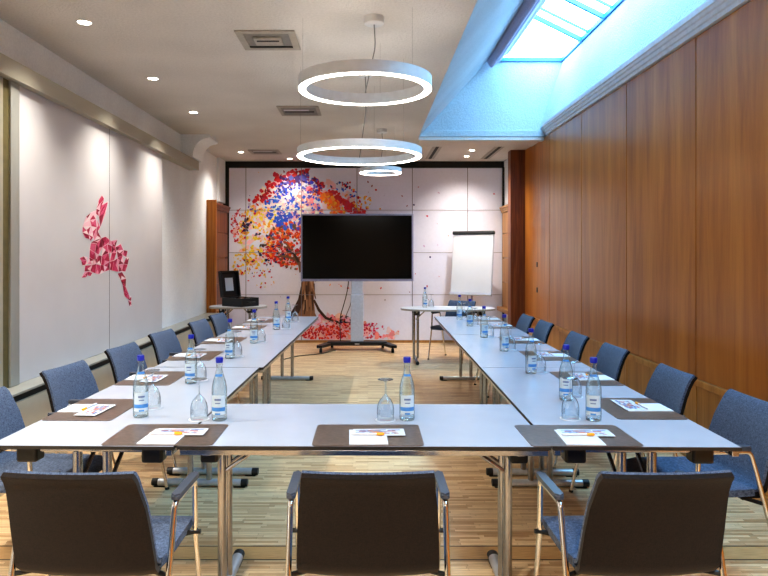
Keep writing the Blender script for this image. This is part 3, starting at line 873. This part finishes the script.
for x, y, r, lab, g in CH:
    if proto is None: o = proto = make_chair(); o.location = (x, y, 0); o.rotation_euler = (0, 0, r); o['label'] = lab
    else: o = dup(proto, (x, y, 0), r, lab)
    o['group'] = g
o = dup(proto, (1.18, 9.28, 0), R(145), 'conference armchair behind the round-ended table, below the flipchart')
if 'group' in o: del o['group']

# ------------------------------------------------------------------ place settings
ZT = .7404
def make_mat():
    b = B(); prism(b, rrect(.434, .315, .02), 'z', 0, .0025)
    return obj('desk_mat', b, M['leather'])
def make_pad():
    t = thing('notepad', '', 'notepad')
    b = B(); box(b, -.075, .075, -.105, .105, 0, .004); obj('sheets', b, M['paper'], t)
    return t
def make_leaflet():
    t = thing('leaflet', '', 'leaflet')
    b = B(); box(b, -.105, .105, -.05, .05, 0, .0012); obj('card', b, M['paper'], t)
    r3 = random.Random(3); pol = []
    pol.append(([(-.1, -.045, .00135), (.1, -.045, .00135), (.1, .045, .00135), (-.1, .045, .00135)], (206, 216, 232)))
    for q in range(46):
        x, y = r3.uniform(-.085, .085), r3.uniform(-.028, .036); w, h = r3.uniform(.006, .02), r3.uniform(.004, .009)
        pol.append(([(x - w, y - h, .0014 + q * 3e-6), (x + w, y - h * .6, .0014 + q * 3e-6), (x + w * .8, y + h, .0014 + q * 3e-6), (x - w, y + h * .8, .0014 + q * 3e-6)], r3.choice([(90, 110, 160), (200, 110, 70), (150, 90, 100), (230, 230, 236), (120, 140, 180), (196, 150, 120), (70, 80, 120)])))
    paint_mesh('printed_picture', pol, M['gloss_print'], t)
    return t
def make_pen():
    t = thing('pen', '', 'pen')
    b = B(); tube(b, [(-.068, 0, .005), (-.06, 0, .005), (.035, 0, .005)], [.002, .0048, .0048], 8); obj('barrel', b, M['pen'], t, True)
    b = B(); tube(b, [(.035, 0, .005), (.062, 0, .005), (.066, 0, .005)], [.006, .006, .004], 8); obj('grip', b, M['orange'], t, True)
    b = B(); box(b, .038, .06, -.012, -.004, .003, .006, .001); obj('clip', b, M['orange'], t)
    return t
def make_bottle():
    t = thing('water_bottle', '', 'bottle')
    prof = [(0, .004), (.02, .003), (.028, 0), (.0325, .004), (.0335, .012), (.0335, .135), (.0325, .150), (.028, .172), (.021, .194), (.0155, .212), (.0130, .226), (.0128, .245), (.0145, .247), (.0145, .252), (.0128, .254), (.0125, .262), (0, .262)]
    b = B(); lathe(b, prof, 24); obj('glass_body', b, M['glass'], t, True, 70)
    b = B(); lathe(b, [(0.0135, .2555), (.0155, .2555), (.0162, .26), (.0162, .276), (.0145, .279), (0, .279)], 20); obj('cap', b, M['cap'], t, True)
    def wrap(z0, z1, r, a0, a1, n=14, r1=None):
        bb = B(); r1 = r1 or r
        for q in range(n):
            p, s = R(a0 + (a1 - a0) * q / n), R(a0 + (a1 - a0) * (q + 1) / n)
            quad(bb, (r * math.cos(p), r * math.sin(p), z0), (r * math.cos(s), r * math.sin(s), z0), (r1 * math.cos(s), r1 * math.sin(s), z1), (r1 * math.cos(p), r1 * math.sin(p), z1))
        return bb
    lb = obj('label', wrap(.03, .115, .0338, -150, -30), M['label'], t, True)
    obj('blue_band', wrap(.045, .062, .0341, -150, -30), M['label_blue'], lb, True)
    obj('lettering', wrap(.030, .037, .0341, -110, -70), M['label_blue'], lb, True)
    obj('lettering', wrap(.092, .1, .0341, -115, -65), M['label_grey'], lb, True)
    obj('lettering', wrap(.078, .082, .0341, -110, -70), M['label_grey'], lb, True)
    obj('neck_label', wrap(.196, .206, .0208, -140, -40, 10, .0178), M['label_blue'], t, True)
    return t
def make_glass():
    t = thing('wine_glass', '', 'glass')
    outer = [(.0365, 0), (.0385, .03), (.038, .05), (.034, .072), (.025, .09), (.012, .102), (.005, .112)]
    b = B(); lathe(b, outer, 24); obj('bowl', b, M['thin'], t, True, 80)
    b = B(); lathe(b, [(.0045, .108), (.0036, .125), (.0036, .162), (.006, .171)], 10); obj('stem', b, M['thin'], t, True, 80)
    b = B(); lathe(b, [(.006, .171), (.02, .176), (.0345, .1785), (.0345, .1800), (0, .1795)], 24); obj('base', b, M['thin'], t, True, 60)
    return t
def make_coaster():
    t = thing('coaster', '', 'coaster')
    b = B(); lathe(b, [(0, 0), (.046, 0), (.046, .001), (0, .001)], 24); obj('paper_disc', b, M['paper'], t)
    b = B(); box(b, -.024, .024, -.012, -.007, .0009, .0013); obj('pink_print', b, M['pink'], t)
    return t
KIND = dict(mat=make_mat(), pad=make_pad(), leaf=make_leaflet(), pen=make_pen(), bottle=make_bottle(), glass=make_glass(), coaster=make_coaster())
TXT = dict(mat=('brown leatherette desk mat', 'desk mat', 'desk mats at the places'), pad=('white notepad', 'notepad', 'notepads at the places'),
           leaf=('printed leaflet with pictures', 'leaflet', 'leaflets at the places'), pen=('white pen with orange end', 'pen', 'pens at the places'),
           bottle=('clear water bottle with blue cap', 'bottle', 'water bottles on the conference tables'), glass=('upturned stemmed glass', 'glass', 'upturned glasses on the tables'),
           coaster=('round white paper coaster under upturned glass', 'coaster', 'coasters under the glasses'))
used = set()
def put(kind, x, y, z, rz, where):
    lab, cat, g = TXT[kind]
    lab = lab + ' ' + where
    src = KIND[kind]
    if kind not in used: used.add(kind); o = src; o.location = (x, y, z); o.rotation_euler = (0, 0, rz); o['label'] = lab
    else: o = dup(src, (x, y, z), rz, lab)
    o['category'] = cat; o['group'] = g
    return o
rp = random.Random(21)
SET = []
for x, w, bx, by, gx, gy in ((-.817, 'at front table, left of its three places', -.662, 2.94, -.755, 2.95), (.0, 'at front table, middle of its three places', .174, 2.945, .078, 2.94), (.845, 'at front table, right of its three places', 1.003, 2.935, .909, 2.965)):
    SET.append((x, 2.693 - .0087 * x, 0.0, w, bx, by, gx, gy))
lb = [(-1.033, 3.0), (-1.012, 3.775), (-.98, 4.685), (-.948, 5.49), (-.90, 6.47), (-.874, 7.215)]
lg = [(-1.035, 3.17), (-.985, 3.87), (-.945, 4.76), (-.90, 5.56), (-.815, 6.55), (-.805, 7.285)]
for i, y in enumerate([3.14, 3.93, 4.80, 5.65, 6.65, 7.35]):
    SET.append((-1.292 + .024 * (y - 3.14), y, R(-90 - 1.3), 'at %s place from camera, left row' % ORD[i], *lb[i], *lg[i]))
rb = [(1.004, 3.347), (1.01, 4.09), (1.04, 5.04), (1.03, 5.86), (1.05, 6.8), (1.04, 7.5)]
rg = [(1.067, 3.42), (1.075, 4.13), (1.10, 5.09), (1.09, 5.91), (1.11, 6.86), (1.10, 7.56)]
for i, y in enumerate([3.16, 3.92, 4.80, 5.68, 6.78, 7.48]):
    SET.append((1.278 + .013 * (y - 3.16), y, R(90 - .9), 'at %s place from camera, right row' % ORD[i], *rb[i], *rg[i]))
for x, y, rz, w, bx, by, gx, gy in SET:
    ca, sa = math.cos(rz), math.sin(rz)
    def L(px_, py_): return (x + px_ * ca - py_ * sa, y + px_ * sa + py_ * ca)
    put('mat', x, y, ZT, rz, w)
    j = R(rp.uniform(-3, 3))
    put('pad', *L(.0, -.045), ZT + .0027, rz + j, w)
    put('leaf', *L(.045, .015), ZT + .0069, rz + R(rp.uniform(-5, 3)), w)
    put('pen', *L(.0, -.032), ZT + .0083, rz + R(rp.uniform(-4, 4)), w)
    put('bottle', bx, by, ZT, R(rp.uniform(-25, 25)), w)
    put('coaster', gx, gy, ZT, R(rp.uniform(-20, 20)), w)
    put('glass', gx, gy, ZT + .0014, 0, w)

# ------------------------------------------------------------------ display on its trolley
t = thing('display_stand', 'large black flat screen on a silver column with black wheeled base', 'screen', (-.168, 10.2, 0))
b = B(); box(b, -.868, .868, -.04, .04, 1.065, 2.105, .008); obj('bezel', b, M['bezel'], t)
b = B(); box(b, -.836, .836, -.0425, -.036, 1.108, 2.072); scr = obj('screen', b, M['screen'], t)
b = B()
for (x0, x1, z0, z1) in ((-.842, .842, 2.072, 2.079), (-.842, .842, 1.101, 1.108), (-.842, -.836, 1.108, 2.072), (.836, .842, 1.108, 2.072)): box(b, x0, x1, -.0435, -.038, z0, z1)
obj('screen_border', b, M['black'], t)
b = B(); box(b, -.09, .09, -.02, .09, .86, 1.16, .01); obj('upper_column', b, M['column'], t)
b = B()
box(b, -.1, .1, -.035, .105, .13, .86, .012)
for q in range(4): box(b, -.07 + q * .045, -.062 + q * .045, -.038, -.034, .14, .85)
obj('lower_column', b, M['column'], t)
b = B(); box(b, -.46, .46, -.06, .13, .075, .13, .008); box(b, -.1, .1, -.065, -.05, .085, .12); base = obj('base', b, M['black'], t)
b = B(); box(b, -.035, .035, -.068, -.064, .097, .11); obj('badge', b, M['pen'], base)
for sx in (-1, 1):
    b = B()
    prism(b, [(sx * .36, .12), (sx * .36, .02), (sx * .52, -.33), (sx * .60, -.33), (sx * .60, -.27), (sx * .46, .12)], 'z', .075, .115); obj('base_arm', b, M['black'], t)
    for (x, y) in ((sx * .54, -.28), (sx * .40, .24)):
        b = B(); tube(b, [(x - .02, y, .032), (x + .02, y, .032)], .032, 16); tube(b, [(x, y + .01, .05), (x, y, .08)], .012, 8); obj('caster', b, M['rubber'], t, True)
    b = B(); box(b, *sorted((sx * .36, sx * .44)), .1, .26, .075, .115, .005); obj('rear_arm', b, M['black'], t)
b = B(); tube(b, fillet([(-.13, .0, 1.08), (-.15, .0, .92), (-.20, .01, .72), (-.27, .03, .5), (-.26, .05, .12)], .2), .007, 6); obj('hanging_cable', b, M['cable'], t, True)
b = B(); tube(b, fillet([(-1.22, 9.2, .006), (-1.0, 9.6, .006), (-.72, 9.75, .006), (-.5, 10.15, .006)], .3, 8), .006, 6)
tag(obj('floor_cable', b, M['cable'], None, True), 'thin black cable lying on the floor beside the screen base', 'cable')

# ------------------------------------------------------------------ round-ended tables at the back
def make_oval(w, d, lab, rz=0.0):
    t = thing('side_table', lab, 'table', (0, 0, 0), rz, 'round-ended tables at the back')
    pts = []
    for q in range(48):
        a = 2 * math.pi * q / 48; c, s = math.cos(a), math.sin(a)
        pts.append((w / 2 * math.copysign(abs(c) ** .8, c), d / 2 * math.copysign(abs(s) ** .8, s)))
    b = B(); prism(b, pts, 'z', .716, .74); top = obj('tabletop', b, M['vent'], t, True)
    b = B(); prism(b, [(x * .99, y * .99) for x, y in pts], 'z', .7395, .7405); obj('laminate_surface', b, M['tabletop'], top)
    for sx in (-1, 1):
        x = sx * (w / 2 - .21)
        for y in (-.05, .05):
            b = B(); tube(b, [(x + y * .6, y, .04), (x + y * .6, y, .70)], .017, 10); obj('column', b, M['steel'], t, True)
        b = B(); tube(b, [(x, -.27, .024), (x, .27, .024)], .023, 12); f = obj('foot', b, M['steel'], t, True)
        for y in (-.27, .27):
            b = B(); tube(b, [(x, y - .025, .0245), (x, y + .025, .0245)], .0245, 12); obj('end_cap', b, M['cap_grey'], f, True)
        b = B(); box(b, x - .04, x + .04, -.2, -.13, .655, .7155, .008); obj('hinge_box', b, M['black'], t)
        b = B(); box(b, x - .04, x + .04, .13, .2, .655, .7155, .008); obj('hinge_box', b, M['black'], t)
        b = B(); box(b, x - .015, x + .015, -.24, .24, .69, .7155, .004); obj('cross_rail', b, M['steel'], t)
        b = B(); tube(b, [(x, .0, .58), (x - sx * .13, 0, .705)], .008, 8); obj('brace', b, M['steel'], t, True)
    return t
ta = make_oval(1.30, .66, 'white round-ended side table at back right, beside flipchart')
ta.location = (1.10, 9.10, 0)
tb = make_oval(.82, .60, 'white round-ended side table at back left, carrying a black case')
tb.location = (-1.86, 9.48, 0)
o = dup(KIND['bottle'], (.795, 9.22, .7412), 0.3, 'clear water bottle with blue cap standing alone on the back right table'); o['group'] = 'bottle on the side table'
del o['group']
o = dup(KIND['glass'], (.885, 9.25, .7412), 0, 'upturned stemmed glass on the back right table below flipchart')
del o['group']
b = B(); box(b, -.15, .15, -.10, .10, 0, .004); o = obj('paper_sheet', b, M['paper'])
o.location = (1.06, 9.17, .7412); o.rotation_euler = (0, 0, R(6)); tag(o, 'white paper sheet lying on the back right table', 'paper')

# black case with open lid
t = thing('equipment_case', 'open black hard case with paper in its lid, on left side table', 'case', (-1.83, 9.47, .7412), R(-36))
b = B()
for (x0, x1, y0, y1) in ((-.2, .2, -.17, -.15), (-.2, .2, .15, .17), (-.2, -.18, -.15, .15), (.18, .2, -.15, .15)): box(b, x0, x1, y0, y1, 0, .12, .004)
box(b, -.18, .18, -.15, .15, 0, .02)
case = obj('case_tray', b, M['black'], t)
b = B(); box(b, -.175, .175, -.145, .145, .02, .085, .006); obj('foam_insert', b, M['cap_grey'], case)
b = B(); tube(b, fillet([(.2, -.06, .06), (.235, -.06, .06), (.235, .06, .06), (.2, .06, .06)], .02), .009, 8); obj('handle', b, M['black'], case, True)
for q, (x, y, c) in enumerate(((-.1, -.05, 'steel'), (-.02, .04, 'orange'), (.08, -.07, 'steel'), (.1, .07, 'vent'))):
    b = B(); box(b, x - .035, x + .035, y - .03, y + .03, .085, .115, .008); obj('stored_device', b, M[c] if c != 'orange' else M['wood_dark'], case)
lid = B()
for (y0, y1, z0, z1) in ((-.17, .17, 0, .02), (-.17, .17, .36, .38), (-.17, -.15, .02, .36), (.15, .17, .02, .36)): box(lid, 0, .07, y0, y1, z0, z1, .004)
box(lid, 0, .02, -.15, .15, .02, .36)
lo = obj('lid', lid, M['black'], t); lo.location = (-.235, 0, .115); lo.rotation_euler = (0, R(-8), 0)
b = B(); box(b, .0205, .023, -.07, .08, .09, .28); obj('lid_paper', b, M['paper'], lo)

# ------------------------------------------------------------------ flipchart
t = thing('flipchart', 'white paper flipchart on a tripod stand by the back wall', 'flipchart', (1.62, 10.42, 0), R(-25))
T = Matrix.Rotation(R(-10), 4, 'X')
def tilt(bb): bmesh.ops.transform(bb, matrix=Matrix.Translation((0, 0, .84)) @ T @ Matrix.Translation((0, 0, -.84)), verts=bb.verts[:])
b = B(); box(b, -.335, .335, .0, .02, .86, 1.85, .004); tilt(b); obj('board', b, M['column'], t)
b = B(); box(b, -.325, .325, -.012, -.001, .875, 1.80); tilt(b); obj('paper_pad', b, M['paper'], t)
b = B(); box(b, -.345, .345, -.03, .025, 1.815, 1.865, .008); tilt(b); obj('clamp_bar', b, M['cap_grey'], t)
b = B(); box(b, -.34, .34, -.055, .02, .83, .86, .006); tilt(b); obj('pen_tray', b, M['column'], t)
b = B(); tube(b, [(0, .05, .3), (0, .09, 1.3)], .017, 10); obj('post', b, M['bezel'], t, True)
for i, a in enumerate((-100, 140, 20)):
    x, y = .36 * math.cos(R(a)), .05 + .36 * math.sin(R(a))
    b = B(); tube(b, fillet([(0, .055, .34), (x * .5, .05 + (y - .05) * .5, .18), (x, y, .06)], .05), .013, 8); l = obj('leg', b, M['bezel'], t, True)
    b = B(); tube(b, [(x - .015, y, .03), (x + .015, y, .03)], .03, 14); obj('caster', b, M['rubber'], l, True)

# ------------------------------------------------------------------ lights
def spot(x, y, z, power, size, blend, col=(1, .92, .8), r=.04, rot=(0, 0, 0)):
    l = bpy.data.lights.new('downlight_or_fill', 'SPOT'); l.energy = power; l.spot_size = R(size); l.spot_blend = blend; l.color = col; l.shadow_soft_size = r
    o = bpy.data.objects.new('downlight_or_fill', l); COL.objects.link(o); o.location = (x, y, z); o.rotation_euler = rot
for x, y, lab in SPOTS:
    spot(x, y, CEIL - .02, (30 if x < 0 else 62) if y > 10.3 else ((50 if x < 0 else 90) if y > 9 else 78), 130 if y > 9 else 112, 1.0)
for x, y in ((-1.9, 3.0), (-1.9, 1.6)):
    spot(x, y, CEIL - .02, 110, 100, 1.0)  # unseen spots added as extra fill, in line with the left row
for x, y in ((-1.0, .6), (.9, -.4), (0, -1.2)):
    spot(x, y, CEIL - .02, 130, 140, .5)  # unseen fill spots added to brighten table fronts and chair backs
def ringlight(x, y, z, r, e):
    l = bpy.data.lights.new('ring_glow', 'AREA'); l.shape = 'DISK'; l.size = 2 * r; l.energy = e; l.color = (1, .93, .84)
    o = bpy.data.objects.new('ring_glow', l); COL.objects.link(o); o.location = (x, y, z); return o
def portal(loc, rot, sx, sy):
    l = bpy.data.lights.new('skylight_portal', 'AREA'); l.shape = 'RECTANGLE'; l.size = sx; l.size_y = sy; l.cycles.is_portal = True
    o = bpy.data.objects.new('skylight_portal', l); COL.objects.link(o); o.location = loc; o.rotation_euler = rot
gw = math.hypot(CX - BX, BZ - CZ)
portal(((BX + CX) / 2, (SY0 + SY1) / 2, (BZ + CZ) / 2 + .06), (0, math.atan2(BZ - CZ, CX - BX), 0), gw, SY1 - SY0)

w = bpy.data.worlds.new('sky'); SC.world = w; w.use_nodes = True
nt = w.node_tree; bg = nt.nodes['Background']
f = noise(nt, coords(nt, (1, 1, 2), kind='Generated'), 2.2, 5, .55)
nt.links.new(ramp(nt, f, [(0.35, (136, 208, 255)), (0.65, (180, 226, 255))]), bg.inputs['Color'])
bg.inputs['Strength'].default_value = 11.8

# ------------------------------------------------------------------ camera
cam = bpy.data.cameras.new('camera'); co = bpy.data.objects.new('camera', cam); COL.objects.link(co)
co.location = (0, 0, CAMH); co.rotation_euler = (R(90), 0, 0)
cam.sensor_width = 36; cam.lens = FPX / 768 * 36
cam.shift_x = (384 - PX0) / 768; cam.shift_y = -(288 - PY0) / 768
cam.clip_start = .05
SC.camera = co
SC.view_settings.view_transform = 'Standard'
SC.view_settings.look = 'Medium High Contrast'
SC.view_settings.exposure = 0.7
SC.cycles.max_bounces = 10; SC.cycles.transparent_max_bounces = 24; SC.cycles.diffuse_bounces = 5
SC.cycles.caustics_reflective = False; SC.cycles.caustics_refractive = False
SC.cycles.use_denoising = True
SC.cycles.sample_clamp_indirect = 6.0
